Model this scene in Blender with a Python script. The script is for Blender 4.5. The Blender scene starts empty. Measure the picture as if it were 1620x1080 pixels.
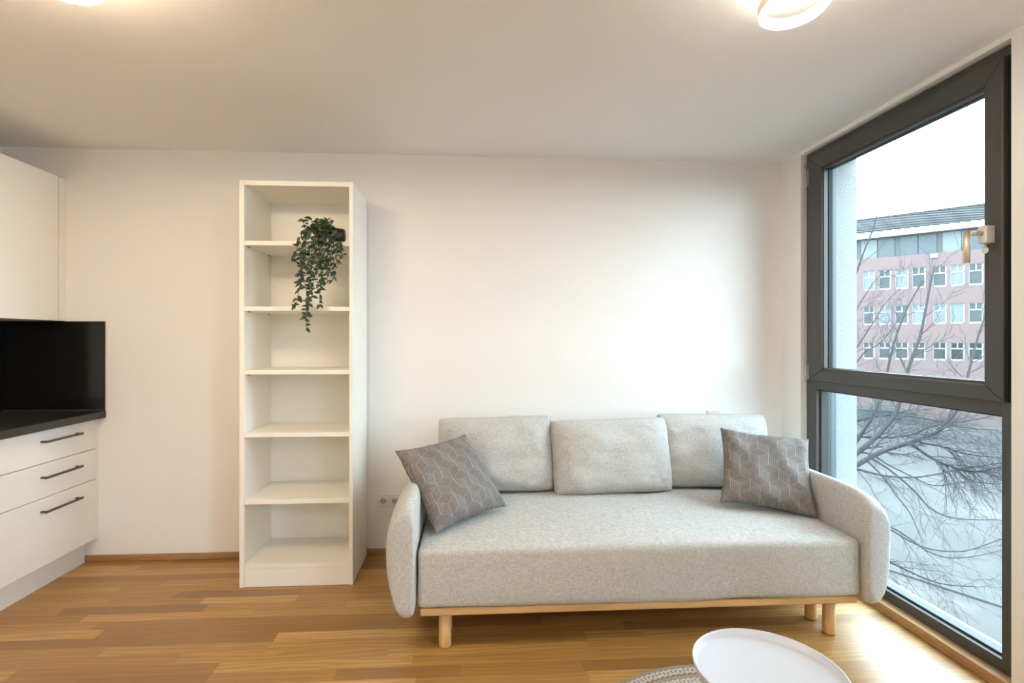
import bpy, bmesh, math, random
from mathutils import Vector, Matrix, noise as mnoise
random.seed(7)
S = bpy.context.scene
COL = S.collection
PI = math.pi

# ------------------------------------------------------------------ camera, sky, exposure
F, PX, PY, EYE, DIST = 820.0, 790.0, 538.0, 1.338, 3.28
YAW = math.atan(48 / 820)
cd = bpy.data.cameras.new('camera')
cam = bpy.data.objects.new('camera', cd)
COL.objects.link(cam)
cam.location = (0, -DIST, EYE)
cam.rotation_euler = (PI / 2, 0, -YAW)
cd.sensor_width = 36
cd.lens = F / 1620 * 36
cd.shift_x = (810 - PX) / 1620
cd.shift_y = (PY - 540) / 1620
cd.clip_start = 0.05
cd.clip_end = 500
S.camera = cam

SKY = 12.0
LAMP = 15.0
w = bpy.data.worlds.new('overcast_sky')
S.world = w
w.use_nodes = True
bg = w.node_tree.nodes['Background']
bg.inputs[0].default_value = (0.76, 0.90, 1.0, 1)
bg.inputs[1].default_value = SKY

S.view_settings.view_transform = 'Standard'
S.view_settings.look = 'None'
S.view_settings.gamma = 1
S.view_settings.use_curve_mapping = False
S.view_settings.exposure = 0.51
S.cycles.max_bounces = 10
S.cycles.diffuse_bounces = 6
S.cycles.glossy_bounces = 4
S.cycles.transparent_max_bounces = 12
S.cycles.sample_clamp_indirect = 6
S.cycles.use_denoising = True
S.cycles.denoising_prefilter = 'ACCURATE'
S.cycles.use_light_tree = True
S.cycles.caustics_reflective = False
S.cycles.caustics_refractive = False


# ------------------------------------------------------------------ shader helpers
class NT:
    def __init__(s, name):
        s.m = bpy.data.materials.new(name)
        s.m.use_nodes = True
        s.t = s.m.node_tree
        s.b = s.t.nodes['Principled BSDF']

    def n(s, typ, **kw):
        nd = s.t.nodes.new(typ)
        for k, v in kw.items():
            setattr(nd, k, v)
        return nd

    def l(s, a, b):
        s.t.links.new(a, b)

    def put(s, sock, v):
        if hasattr(v, 'links') or isinstance(v, bpy.types.NodeSocket):
            s.l(v, sock)
        else:
            sock.default_value = v

    def m_(s, op, a, b=None, c=None):
        nd = s.n('ShaderNodeMath', operation=op)
        s.put(nd.inputs[0], a)
        if b is not None:
            s.put(nd.inputs[1], b)
        if c is not None:
            s.put(nd.inputs[2], c)
        return nd.outputs[0]

    def mix(s, fac, a, b, typ='RGBA', blend='MIX'):
        nd = s.n('ShaderNodeMix', data_type=typ, blend_type=blend) if typ == 'RGBA' else s.n('ShaderNodeMix', data_type=typ)
        i = {'RGBA': (6, 7, 2), 'FLOAT': (2, 3, 0)}[typ]
        s.put(nd.inputs[0], fac)
        s.put(nd.inputs[i[0]], a)
        s.put(nd.inputs[i[1]], b)
        return nd.outputs[i[2]]

    def coord(s, which='Object', scale=(1, 1, 1)):
        tc = s.n('ShaderNodeTexCoord')
        mp = s.n('ShaderNodeMapping')
        mp.inputs['Scale'].default_value = scale
        s.l(tc.outputs[which], mp.inputs[0])
        return mp.outputs[0]

    def noise(s, vec, scale, detail=3, rough=.5):
        nd = s.n('ShaderNodeTexNoise')
        s.l(vec, nd.inputs['Vector'])
        nd.inputs['Scale'].default_value = scale
        nd.inputs['Detail'].default_value = detail
        nd.inputs['Roughness'].default_value = rough
        return nd.outputs[0]

    def bump(s, h, strength, dist):
        nd = s.n('ShaderNodeBump')
        nd.inputs['Strength'].default_value = strength
        nd.inputs['Distance'].default_value = dist
        s.l(h, nd.inputs['Height'])
        s.l(nd.outputs[0], s.b.inputs['Normal'])

    def ramp(s, fac, stops):
        nd = s.n('ShaderNodeValToRGB')
        e = nd.color_ramp.elements
        while len(e) < len(stops):
            e.new(.5)
        for el, (p, c) in zip(e, stops):
            el.position = p
            el.color = (*c, 1)
        s.l(fac, nd.inputs[0])
        return nd.outputs[0]

    def set(s, col=None, rough=None, metal=None, spec=None, coat=None):
        for k, v in (('Base Color', col), ('Roughness', rough), ('Metallic', metal), ('Specular IOR Level', spec), ('Coat Weight', coat)):
            if v is None:
                continue
            if isinstance(v, tuple) and len(v) == 3:
                v = (*v, 1)
            s.put(s.b.inputs[k], v)
        return s.m


def plain(name, col, rough=.5, metal=0., spec=.5, var=.03, scale=8, bump=0., bscale=200, bdist=.001):
    """paint, plastic or metal with a faint procedural mottling"""
    k = NT(name)
    v = k.coord()
    f = k.noise(v, scale, 2)
    a = tuple(c * (1 - var) for c in col)
    b = tuple(min(1, c * (1 + var)) for c in col)
    c = k.mix(f, (*a, 1), (*b, 1))
    k.set(c, rough, metal, spec)
    if bump:
        k.bump(k.noise(v, bscale, 2), bump, bdist)
    return k.m


def emit(name, col, strength):
    k = NT(name)
    k.set((0.9, 0.88, 0.84), .4)
    k.b.inputs['Emission Color'].default_value = (*col, 1)
    k.b.inputs['Emission Strength'].default_value = strength
    return k.m


def wood(name, dark, light, axis=0, scale=1.0, rough=.45):
    k = NT(name)
    sc = [14, 14, 14]
    sc[axis] = 1.2
    v = k.coord('Object', tuple(x * scale for x in sc))
    f = k.noise(v, 3.0, 5, .6)
    c = k.ramp(f, [(.3, dark), (.7, light)])
    k.set(c, rough)
    k.bump(f, .1, .001)
    return k.m


def floor_mat():
    k = NT('oak_strip_parquet')
    tc = k.n('ShaderNodeTexCoord')
    sp = k.n('ShaderNodeSeparateXYZ')
    k.l(tc.outputs['Object'], sp.inputs[0])
    X, Y = sp.outputs[0], sp.outputs[1]
    W = .071
    rowf = k.m_('DIVIDE', Y, W)
    row = k.m_('FLOOR', rowf)
    wn = k.n('ShaderNodeTexWhiteNoise', noise_dimensions='1D')
    k.l(row, wn.inputs['W'])
    off = k.m_('MULTIPLY', wn.outputs[0], 7.3)
    wn2 = k.n('ShaderNodeTexWhiteNoise', noise_dimensions='1D')
    k.l(k.m_('ADD', row, 91.7), wn2.inputs['W'])
    ln = k.m_('MULTIPLY_ADD', wn2.outputs[0], .5, .42)
    colf = k.m_('DIVIDE', k.m_('ADD', X, off), ln)
    ci = k.m_('FLOOR', colf)
    cb = k.n('ShaderNodeCombineXYZ')
    k.l(row, cb.inputs[0])
    k.l(ci, cb.inputs[1])
    wn3 = k.n('ShaderNodeTexWhiteNoise', noise_dimensions='3D')
    k.l(cb.outputs[0], wn3.inputs[0])
    pid = wn3.outputs[0]
    # grain: noise stretched along the strip, shifted per strip
    g = k.n('ShaderNodeCombineXYZ')
    k.l(k.m_('MULTIPLY_ADD', X, 2.2, k.m_('MULTIPLY', pid, 40)), g.inputs[0])
    k.l(k.m_('MULTIPLY', Y, 30), g.inputs[1])
    k.l(k.m_('MULTIPLY', pid, 17), g.inputs[2])
    gr = k.noise(g.outputs[0], 1.0, 6, .62)
    gr.node.inputs['Distortion'].default_value = .9
    g2 = k.n('ShaderNodeCombineXYZ')
    k.l(k.m_('MULTIPLY_ADD', X, 5, k.m_('MULTIPLY', pid, 90)), g2.inputs[0])
    k.l(k.m_('MULTIPLY', Y, 22), g2.inputs[1])
    wv = k.n('ShaderNodeTexWave', wave_type='BANDS', bands_direction='Y')
    wv.inputs['Scale'].default_value = .55
    wv.inputs['Distortion'].default_value = 14
    wv.inputs['Detail'].default_value = 3
    wv.inputs['Detail Scale'].default_value = .6
    k.l(g2.outputs[0], wv.inputs[0])
    base = k.ramp(pid, [(0, (.27, .142, .036)), (.25, (.40, .215, .056)), (.7, (.56, .325, .090)), (1, (.76, .485, .165))])
    c = k.mix(k.m_('MULTIPLY', k.m_('SUBTRACT', 1.0, gr), .85), base, (.20, .095, .032, 1))
    c = k.mix(k.m_('MULTIPLY', k.m_('POWER', wv.outputs['Fac'], 2.0), .46), c, (.22, .10, .035, 1))
    # joints
    fy = k.m_('FRACT', rowf)
    ey = k.m_('MINIMUM', fy, k.m_('SUBTRACT', 1.0, fy))
    fx = k.m_('MULTIPLY', k.m_('FRACT', colf), ln)
    jx = k.m_('LESS_THAN', fx, .0016)
    jy = k.m_('LESS_THAN', ey, .009)
    j = k.m_('MULTIPLY', k.m_('MAXIMUM', jx, jy), .35)
    c = k.mix(j, c, (.13, .06, .025, 1))
    rg = k.m_('MULTIPLY_ADD', gr, .16, .29)
    k.set(c, rg, 0, .65)
    k.bump(k.m_('SUBTRACT', gr, j), .08, .001)
    return k.m


def fabric_mat(name, c0, c1, c2, thread=1.0):
    k = NT(name)
    v1 = k.coord('Object', (60, 60, 420))
    v2 = k.coord('Object', (420, 420, 60))
    v3 = k.coord('Object')
    a = k.noise(v1, thread, 2, .6)
    b = k.noise(v2, thread, 2, .6)
    bl = k.noise(v3, 150, 3, .65)
    f = k.m_('MULTIPLY_ADD', k.m_('ADD', a, b), .40, k.m_('MULTIPLY', bl, .22))
    c = k.ramp(f, [(.38, c0), (.51, c1), (.64, c2)])
    k.set(c, .95, 0, .15)
    k.b.inputs['Sheen Weight'].default_value = .15
    k.b.inputs['Sheen Roughness'].default_value = .5
    k.bump(k.m_('ADD', a, b), .25, .0012)
    return k.m


def cube_pattern_mat(name, base, line, size=.092):
    """tumbling-block lines printed on woven grey cloth"""
    k = NT(name)
    tc = k.n('ShaderNodeTexCoord')
    sp = k.n('ShaderNodeSeparateXYZ')
    k.l(tc.outputs['Object'], sp.inputs[0])
    x = k.m_('ADD', k.m_('DIVIDE', sp.outputs[0], size), 50.0)
    y = k.m_('ADD', k.m_('DIVIDE', sp.outputs[2], size), 50 * math.sqrt(3))
    r3 = math.sqrt(3)
    ax = k.m_('SUBTRACT', k.m_('FLOORED_MODULO', x, 1.0), .5)
    ay = k.m_('SUBTRACT', k.m_('FLOORED_MODULO', y, r3), r3 / 2)
    bx = k.m_('SUBTRACT', k.m_('FLOORED_MODULO', k.m_('SUBTRACT', x, .5), 1.0), .5)
    by = k.m_('SUBTRACT', k.m_('FLOORED_MODULO', k.m_('SUBTRACT', y, r3 / 2), r3), r3 / 2)
    da = k.m_('ADD', k.m_('MULTIPLY', ax, ax), k.m_('MULTIPLY', ay, ay))
    db = k.m_('ADD', k.m_('MULTIPLY', bx, bx), k.m_('MULTIPLY', by, by))
    t = k.m_('LESS_THAN', da, db)
    gx = k.mix(t, bx, ax, 'FLOAT')
    gy = k.mix(t, by, ay, 'FLOAT')
    hx = k.m_('ABSOLUTE', gx)
    ed = k.m_('SUBTRACT', .5, k.m_('MAXIMUM', hx, k.m_('ADD', k.m_('MULTIPLY', hx, .5), k.m_('MULTIPLY', k.m_('ABSOLUTE', gy), r3 / 2))))
    L = k.m_('MULTIPLY', k.m_('LESS_THAN', ed, .014), k.m_('MULTIPLY_ADD', k.m_('GREATER_THAN', hx, .483), .5, .5))
    for ang in (90, 210, 330):
        dx, dy = math.cos(math.radians(ang)), math.sin(math.radians(ang))
        dot = k.m_('ADD', k.m_('MULTIPLY', gx, dx), k.m_('MULTIPLY', gy, dy))
        crs = k.m_('ABSOLUTE', k.m_('SUBTRACT', k.m_('MULTIPLY', gx, dy), k.m_('MULTIPLY', gy, dx)))
        on = k.m_('MULTIPLY', k.m_('LESS_THAN', crs, .016), k.m_('GREATER_THAN', dot, 0.0))
        L = k.m_('MAXIMUM', L, k.m_('MULTIPLY', on, 1.0 if ang == 90 else .5))
    # fine vertical stripes on the right-hand face of each cube
    d330 = k.m_('ADD', k.m_('MULTIPLY', gx, .5), k.m_('MULTIPLY', gy, r3 / 2))
    face = k.m_('MULTIPLY', k.m_('GREATER_THAN', gx, 0.0), k.m_('GREATER_THAN', d330, 0.0))
    st = k.m_('LESS_THAN', k.m_('FRACT', k.m_('MULTIPLY', gx, 10.0)), .30)
    L = k.m_('MAXIMUM', L, k.m_('MULTIPLY', k.m_('MULTIPLY', face, st), .62))
    v1 = k.coord('Object', (90, 90, 500))
    v2 = k.coord('Object', (500, 500, 90))
    wv = k.m_('ADD', k.noise(v1, 1, 2), k.noise(v2, 1, 2))
    sc = k.noise(k.coord(), 60, 3)
    L = k.m_('MULTIPLY', L, k.m_('MULTIPLY_ADD', sc, .7, .45))
    b0 = tuple(c * .8 for c in base)
    b1 = tuple(c * 1.2 for c in base)
    bc = k.ramp(k.m_('MULTIPLY', wv, .5), [(.35, b0), (.65, b1)])
    c = k.mix(L, bc, (*line, 1))
    k.set(c, .95, 0, .15)
    k.bump(wv, .25, .001)
    return k.m


def brick_mat():
    k = NT('pale_red_brickwork')
    v = k.coord('Object')
    br = k.n('ShaderNodeTexBrick')
    br.inputs['Scale'].default_value = 1
    br.inputs['Brick Width'].default_value = .24
    br.inputs['Row Height'].default_value = .08
    br.inputs['Mortar Size'].default_value = .01
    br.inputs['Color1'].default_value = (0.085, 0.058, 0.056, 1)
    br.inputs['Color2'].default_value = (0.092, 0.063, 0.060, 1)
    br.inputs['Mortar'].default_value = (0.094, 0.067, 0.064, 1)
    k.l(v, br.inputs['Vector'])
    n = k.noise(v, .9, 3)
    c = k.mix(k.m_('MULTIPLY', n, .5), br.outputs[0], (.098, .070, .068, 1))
    k.set(c, .9, 0, .2)
    return k.m


def snow_mat():
    k = NT('snow_covered_ground')
    v = k.coord('Object')
    vs = k.coord('Object', (.35, .12, 1))
    n1 = k.noise(v, .22, 4, .55)
    n2 = k.noise(vs, 1.2, 5, .6)
    f = k.m_('MULTIPLY_ADD', n1, .5, k.m_('MULTIPLY', n2, .5))
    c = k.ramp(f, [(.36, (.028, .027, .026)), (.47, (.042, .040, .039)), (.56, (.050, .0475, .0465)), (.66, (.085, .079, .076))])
    k.set(c, .8, 0, .2)
    k.bump(n2, .3, .05)
    return k.m


def glass_mat(name, tint, refl=1.0):
    k = NT(name)
    k.t.nodes.remove(k.b)
    tr = k.n('ShaderNodeBsdfTransparent')
    tr.inputs[0].default_value = (*tint, 1)
    gl = k.n('ShaderNodeBsdfGlossy')
    gl.inputs[0].default_value = (.9, .95, .95, 1)
    gl.inputs['Roughness'].default_value = .02
    fr = k.n('ShaderNodeFresnel')
    fr.inputs[0].default_value = 1.45
    mx = k.n('ShaderNodeMixShader')
    geo = k.n('ShaderNodeNewGeometry')
    k.l(k.m_('MULTIPLY', k.m_('MULTIPLY', fr.outputs[0], refl), k.m_('SUBTRACT', 1.0, geo.outputs['Backfacing'])), mx.inputs[0])
    k.l(tr.outputs[0], mx.inputs[1])
    k.l(gl.outputs[0], mx.inputs[2])
    k.l(mx.outputs[0], k.t.nodes['Material Output'].inputs[0])
    return k.m


def rug_mat():
    k = NT('woven_ring_rug')
    tc = k.n('ShaderNodeTexCoord')
    sp = k.n('ShaderNodeSeparateXYZ')
    k.l(tc.outputs['Object'], sp.inputs[0])
    x, y = sp.outputs[0], sp.outputs[1]
    r = k.m_('SQRT', k.m_('ADD', k.m_('MULTIPLY', x, x), k.m_('MULTIPLY', y, y)))
    a = k.m_('ARCTAN2', y, x)
    zig = k.m_('MULTIPLY', k.m_('SINE', k.m_('MULTIPLY', a, 150.0)), .0035)
    f = k.m_('DIVIDE', k.m_('ADD', r, zig), .063)
    band = k.m_('FRACT', f)
    row = k.m_('SINE', k.m_('MULTIPLY', a, 210.0))
    dots = k.m_('MULTIPLY', k.m_('GREATER_THAN', row, .1), k.m_('LESS_THAN', k.m_('ABSOLUTE', k.m_('SUBTRACT', band, .42)), .11))
    n = k.noise(k.coord(), 220, 3, .7)
    c = k.ramp(k.m_('ADD', band, k.m_('MULTIPLY', k.m_('SUBTRACT', n, .5), .25)),
               [(.08, (.23, .17, .12)), (.18, (.55, .50, .44)), (.62, (.60, .56, .50)), (.72, (.27, .22, .17)), (.86, (.42, .33, .24)), (.97, (.36, .28, .20))])
    c = k.mix(k.m_('MULTIPLY', dots, .75), c, (.17, .15, .13, 1))
    k.set(c, .95, 0, .1)
    k.bump(k.m_('ADD', n, k.m_('SINE', k.m_('MULTIPLY', r, 900.0))), .4, .002)
    return k.m


M = {}
M['wall'] = plain('white_wall_paint', (.85, .845, .835), .85, 0, .25, .012, 3, .08, 180, .0008)
M['ceil'] = plain('white_ceiling_paint', (.87, .875, .88), .9, 0, .2, .01, 2, .06, 160, .0008)
M['stucco'] = plain('rough_white_stucco', (0.2550, 0.2652, 0.2652), .95, 0, .1, .10, 60, .7, 90, .006)
M['floor'] = floor_mat()
M['oakbase'] = wood('oak_skirting', (.25, .125, .048), (.40, .225, .10), 0, 1, .45)
M['oaksill'] = wood('oak_threshold', (.30, .16, .065), (.46, .27, .13), 1, 1, .4)
M['beech'] = wood('pale_oak_rail', (.52, .305, .125), (.66, .43, .20), 0, 1, .45)
M['beechleg'] = wood('pale_oak_leg', (.52, .31, .125), (.67, .44, .205), 2, 1, .45)
M['shelf'] = plain('white_foil_board', (.87, .855, .80), .42, 0, .4, .012, 4)
M['kitchen'] = plain('matt_white_lacquer', (.80, .79, .765), .38, 0, .45, .01, 4)
M['upper'] = plain('matt_white_wall_unit', (.87, .86, .83), .38, 0, .45, .01, 4)
M['plinth'] = plain('white_plinth_board', (.76, .75, .73), .5, 0, .4, .01, 4)
M['worktop'] = plain('black_worktop_laminate', (.022, .023, .021), .32, 0, .5, .12, 120)
M['blackglass'] = plain('black_gloss_panel', (.007, .0065, .0055), .12, 0, .35, .05, 6)
M['handle'] = plain('dark_brushed_metal', (.13, .12, .11), .38, .9, .5, .06, 40)
M['anthracite'] = plain('anthracite_window_profile', (.055, .053, .049), .42, 0, .45, .03, 10)
M['anth2'] = plain('anthracite_rebate', (.030, .032, .033), .5, 0, .4, .03, 10)
M['gasket'] = plain('black_rubber_gasket', (.008, .008, .008), .6, 0, .3, .03, 20)
M['guide'] = plain('grey_blue_guide_rail', (0.0840, 0.1050, 0.1176), .5, .2, .4, .05, 6)
M['alu'] = plain('outer_sill_aluminium', (0.3472, 0.3584, 0.3696), .35, .5, .5, .03, 6)
M['steel'] = plain('brushed_stainless', (.74, .69, .58), .40, .75, .5, .05, 60)
M['rosette'] = plain('pale_lock_housing', (.70, .68, .66), .4, .3, .5, .03, 30)
M['pinhole'] = plain('shelf_pin_hole_grey', (.60, .59, .55), .6, 0, .3, .03, 30)
M['hinge'] = plain('grey_hinge_cover', (.48, .48, .47), .45, 0, .5, .03, 30)
M['glass_up'] = glass_mat('clear_double_glazing', (.93, .97, .975))
M['glass_low'] = glass_mat('tinted_lower_glazing', (.88, .94, .945))
M['sofa'] = fabric_mat('light_grey_beige_weave', (.345, .342, .328), (.48, .478, .462), (.61, .607, .59))
M['pillow'] = cube_pattern_mat('grey_cube_print', (.175, .160, .152), (.36, .335, .31))
M['tray'] = plain('white_powder_coat', (.60, .635, .71), .35, 0, .5, .01, 5)
M['rug'] = rug_mat()
M['socket'] = plain('white_socket_plastic', (.74, .73, .71), .35, 0, .5, .01, 20)
M['socketdark'] = plain('socket_pin_hole', (.05, .05, .05), .5, 0, .3, .02, 20)
M['pot'] = plain('black_plastic_pot', (.012, .011, .012), .4, 0, .5, .1, 30)
M['soil'] = plain('dark_potting_soil', (.03, .022, .015), .95, 0, .1, .4, 150, .6, 200, .004)
M['stem'] = plain('dark_green_stem', (.05, .075, .03), .6, 0, .4, .2, 60)
M['bark'] = plain('grey_winter_bark', (0.0195, 0.0185, 0.0191), .9, 0, .15, .25, 12)
M['twig'] = plain('grey_winter_twig', (0.0323, 0.0300, 0.0320), .9, 0, .15, .2, 12)
M['brick'] = brick_mat()
M['roofmetal'] = plain('grey_blue_standing_seam', (0.0268, 0.0308, 0.0322), .55, .2, .4, .08, 2)
M['seam'] = plain('roof_seam', (.008, .011, .012), .6, .2, .4, .05, 5)
M['gutter'] = plain('white_eaves_board', (0.1440, 0.1526, 0.1526), .6, 0, .4, .03, 2)
M['winframe'] = plain('white_facade_window_frame', (0.1750, 0.1847, 0.1847), .5, 0, .4, .02, 8)
M['dark_frame'] = plain('grey_facade_mullion', (0.0297, 0.0350, 0.0374), .6, 0, .4, .05, 8)
M['paneA'] = plain('greenish_facade_glass', (0.0297, 0.0385, 0.0396), .12, 0, .15, .25, 1.5)
M['paneB'] = plain('dark_facade_glass', (0.0208, 0.0248, 0.0260), .12, 0, .15, .25, 1.5)
M['paneC'] = plain('blind_behind_glass', (0.0823, 0.0968, 0.0994), .25, 0, .15, .06, 1.2)
M['paneD'] = plain('attic_blind_glass', (0.0449, 0.0542, 0.0605), .25, 0, .15, .10, .8)
M['snow'] = snow_mat()
M['kerb'] = plain('wet_grey_kerb', (.036, .036, .036), .7, 0, .3, .12, 1.5)
M['shelter'] = plain('dull_blue_grey_sheet', (0.0293, 0.0383, 0.0414), .6, 0, .4, .2, 1.5)
M['lampframe'] = plain('lamp_white_metal', (.62, .58, .50), .4, 0, .5, .02, 20)
M['lampglow'] = emit('warm_led_strip', (1.0, .88, .74), LAMP)
M['lampwarm'] = emit('warmer_led_strip', (1.0, .78, .53), LAMP * 4.1)
M['lampfill'] = emit('neutral_fill_strip', (1.0, .97, .93), LAMP * 2.4)  # glow of the added fill lamps behind the camera


def leaf_mat():
    k = NT('dark_green_leaf')
    oi = k.noise(k.coord(), 38, 2)
    c = k.ramp(oi, [(.3, (.008, .022, .009)), (.55, (.020, .048, .021)), (.75, (.055, .10, .048))])
    k.set(c, .45, 0, .45)
    return k.m


M['leaf'] = leaf_mat()


# ------------------------------------------------------------------ mesh helpers
def bx(bm, x0, x1, y0, y1, z0, z1, bev=0.0, seg=2):
    t = bmesh.new()
    bmesh.ops.create_cube(t, size=1)
    for v in t.verts:
        v.co = Vector(((x0 + x1) / 2 + v.co.x * (x1 - x0), (y0 + y1) / 2 + v.co.y * (y1 - y0), (z0 + z1) / 2 + v.co.z * (z1 - z0)))
    if bev:
        bmesh.ops.bevel(t, geom=t.edges[:], offset=bev, segments=seg, profile=.5, affect='EDGES')
    join(bm, t)


def join(bm, t, mat=None):
    if mat is not None:
        bmesh.ops.transform(t, matrix=mat, verts=t.verts)
    vm = [bm.verts.new(v.co) for v in t.verts]
    t.verts.index_update()
    for f in t.faces:
        try:
            bm.faces.new([vm[v.index] for v in f.verts]).smooth = f.smooth
        except ValueError:
            pass
    t.free()


def tube(bm, pts, radii, sides=8, cap=True):
    pts = [Vector(p) for p in pts]
    rings = []
    up = Vector((0.13, 0.31, .94))
    n = len(pts)
    for i, p in enumerate(pts):
        d = (pts[min(i + 1, n - 1)] - pts[max(i - 1, 0)])
        if d.length < 1e-9:
            d = Vector((0, 0, 1))
        d.normalize()
        a = d.cross(up)
        if a.length < 1e-3:
            a = d.cross(Vector((1, 0, 0)))
        a.normalize()
        b = d.cross(a)
        r = radii[i] if hasattr(radii, '__len__') else radii
        rings.append([bm.verts.new(p + (a * math.cos(2 * PI * k / sides) + b * math.sin(2 * PI * k / sides)) * r) for k in range(sides)])
    for i in range(n - 1):
        for k in range(sides):
            f = bm.faces.new([rings[i][k], rings[i][(k + 1) % sides], rings[i + 1][(k + 1) % sides], rings[i + 1][k]])
            f.smooth = True
    if cap:
        bm.faces.new(rings[0][::-1])
        bm.faces.new(rings[-1])


def lathe(bm, prof, sides=48, center=(0, 0, 0), mat=None, close=True):
    t = bmesh.new()
    rings = []
    for r, z in prof:
        if r < 1e-6:
            rings.append([t.verts.new((0, 0, z))])
        else:
            rings.append([t.verts.new((r * math.cos(2 * PI * k / sides), r * math.sin(2 * PI * k / sides), z)) for k in range(sides)])
    for i in range(len(rings) - 1):
        A, B = rings[i], rings[i + 1]
        for k in range(sides):
            k2 = (k + 1) % sides
            if len(A) == 1 and len(B) == 1:
                continue
            if len(A) == 1:
                f = t.faces.new([A[0], B[k2], B[k]])
            elif len(B) == 1:
                f = t.faces.new([A[k], A[k2], B[0]])
            else:
                f = t.faces.new([A[k], A[k2], B[k2], B[k]])
            f.smooth = True
    bmesh.ops.recalc_face_normals(t, faces=t.faces[:])
    m = Matrix.Translation(center)
    if mat is not None:
        m = m @ mat
    join(bm, t, m)


def obj(name, bm, mat, parent=None, smooth=None, sub=0, bevmod=0):
    me = bpy.data.meshes.new(name)
    bmesh.ops.recalc_face_normals(bm, faces=bm.faces[:])
    bm.to_mesh(me)
    bm.free()
    if smooth is not None:
        for p in me.polygons:
            p.use_smooth = smooth
    for m in (mat if isinstance(mat, list) else [mat]):
        me.materials.append(m)
    o = bpy.data.objects.new(name, me)
    COL.objects.link(o)
    if bevmod:
        b = o.modifiers.new('bevel', 'BEVEL')
        b.width = bevmod
        b.segments = 2
        b.limit_method = 'ANGLE'
    if sub:
        s = o.modifiers.new('sub', 'SUBSURF')
        s.levels = sub
        s.render_levels = sub
    if parent is not None:
        o.parent = parent
        o.matrix_parent_inverse = Matrix.Translation(-abs_loc(parent))
    return o


def abs_loc(o):
    l = o.location.copy()
    p = o.parent
    if p is not None:
        return Vector((0, 0, 0)) if o.type == 'MESH' else l
    return l if o.type == 'EMPTY' else Vector((0, 0, 0))


def tag(o, label=None, cat=None, group=None, kind=None):
    if label:
        o['label'] = label
    if cat:
        o['category'] = cat
    if group:
        o['group'] = group
    if kind:
        o['kind'] = kind
    return o


def thing(name, label, cat, loc=(0, 0, 0), group=None, kind=None):
    o = bpy.data.objects.new(name, None)
    o.empty_display_size = .1
    o.location = loc
    COL.objects.link(o)
    return tag(o, label, cat, group, kind)


def box_obj(name, mat, parent, *a, bev=0.0, **kw):
    bm = bmesh.new()
    bx(bm, *a, bev=bev)
    return obj(name, bm, mat, parent, **kw)


def struct(name, bm, mat):
    return tag(obj(name, bm, mat), kind='structure')


def copy_tree(o, parent=None, off=None):
    c = o.copy()
    COL.objects.link(c)
    if parent is not None:
        c.parent = parent
    elif off is not None:
        c.location = o.location + Vector(off)
    for ch in list(o.children):
        copy_tree(ch, c)
    return c


# ------------------------------------------------------------------ room shell
XL, XR, YB, YF, H = -2.80, 2.041, 0.0, -6.3, 2.5
WO = .36                                   # outer wall thickness on the window side
OP = [(-1.442, -.20), (-5.242, -4.0)]      # window openings; the second is added behind the camera for daylight
ZT = 2.478

bm = bmesh.new()
bx(bm, XL - .1, XR + .10, YF - .1, YB + .1, -.12, 0)
struct('floor', bm, M['floor'])
bm = bmesh.new()
bx(bm, XL - .1, XR + WO - .03, YF - .1, YB + .1, H, H + .15)
struct('ceiling', bm, M['ceil'])
bm = bmesh.new()
bx(bm, XL - .1, XR + .10, YB, YB + .12, 0, H)
struct('wall_back', bm, M['wall'])
bm = bmesh.new()
bx(bm, XL - .12, XL, YF, YB, 0, H)
struct('wall_left', bm, M['wall'])
bm = bmesh.new()
bx(bm, XL - .1, XR + .10, YF - .12, YF, 0, H)
struct('wall_front', bm, M['wall'])

bmi, bmo = bmesh.new(), bmesh.new()
segs = [(YF, OP[1][0]), (OP[1][1], OP[0][0]), (OP[0][1], YB)]
for y0, y1 in segs:
    bx(bmi, XR, XR + .10, y0, y1, 0, H)
    bx(bmo, XR + .10, XR + WO, y0 - (.1 if y0 == YF else 0), y1 + (2.5 if y1 == YB else 0), -.35, H + .9)
for y0, y1 in OP:
    bx(bmi, XR, XR + .10, y0, y1, ZT, H)
    bx(bmo, XR + .10, XR + WO, y0, y1, ZT, H + .9)
    bx(bmo, XR + .14, XR + WO, y0, y1, -.35, -.06)
bx(bmo, XR + .10, XR + WO, YF - .1, YB + 2.5, -5.3, -.35)
struct('wall_right', bmi, M['wall'])
struct('wall_outer', bmo, M['stucco'])

# baseboards
bm = bmesh.new()
bx(bm, -2.315, XR, -.014, 0, 0, .038, .003)
struct('baseboard_back', bm, M['oakbase'])
bm = bmesh.new()
bx(bm, XR - .014, XR, OP[0][1], -.014, 0, .038, .003)
bx(bm, XR - .014, XR, OP[1][1], OP[0][0], 0, .038, .003)
struct('baseboard_right', bm, M['oakbase'])
bm = bmesh.new()
for y0, y1 in OP:
    bx(bm, XR - .016, XR + .06, y0, y1, 0, .0455, .003)
struct('trim_1', bm, M['oaksill'])


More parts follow.
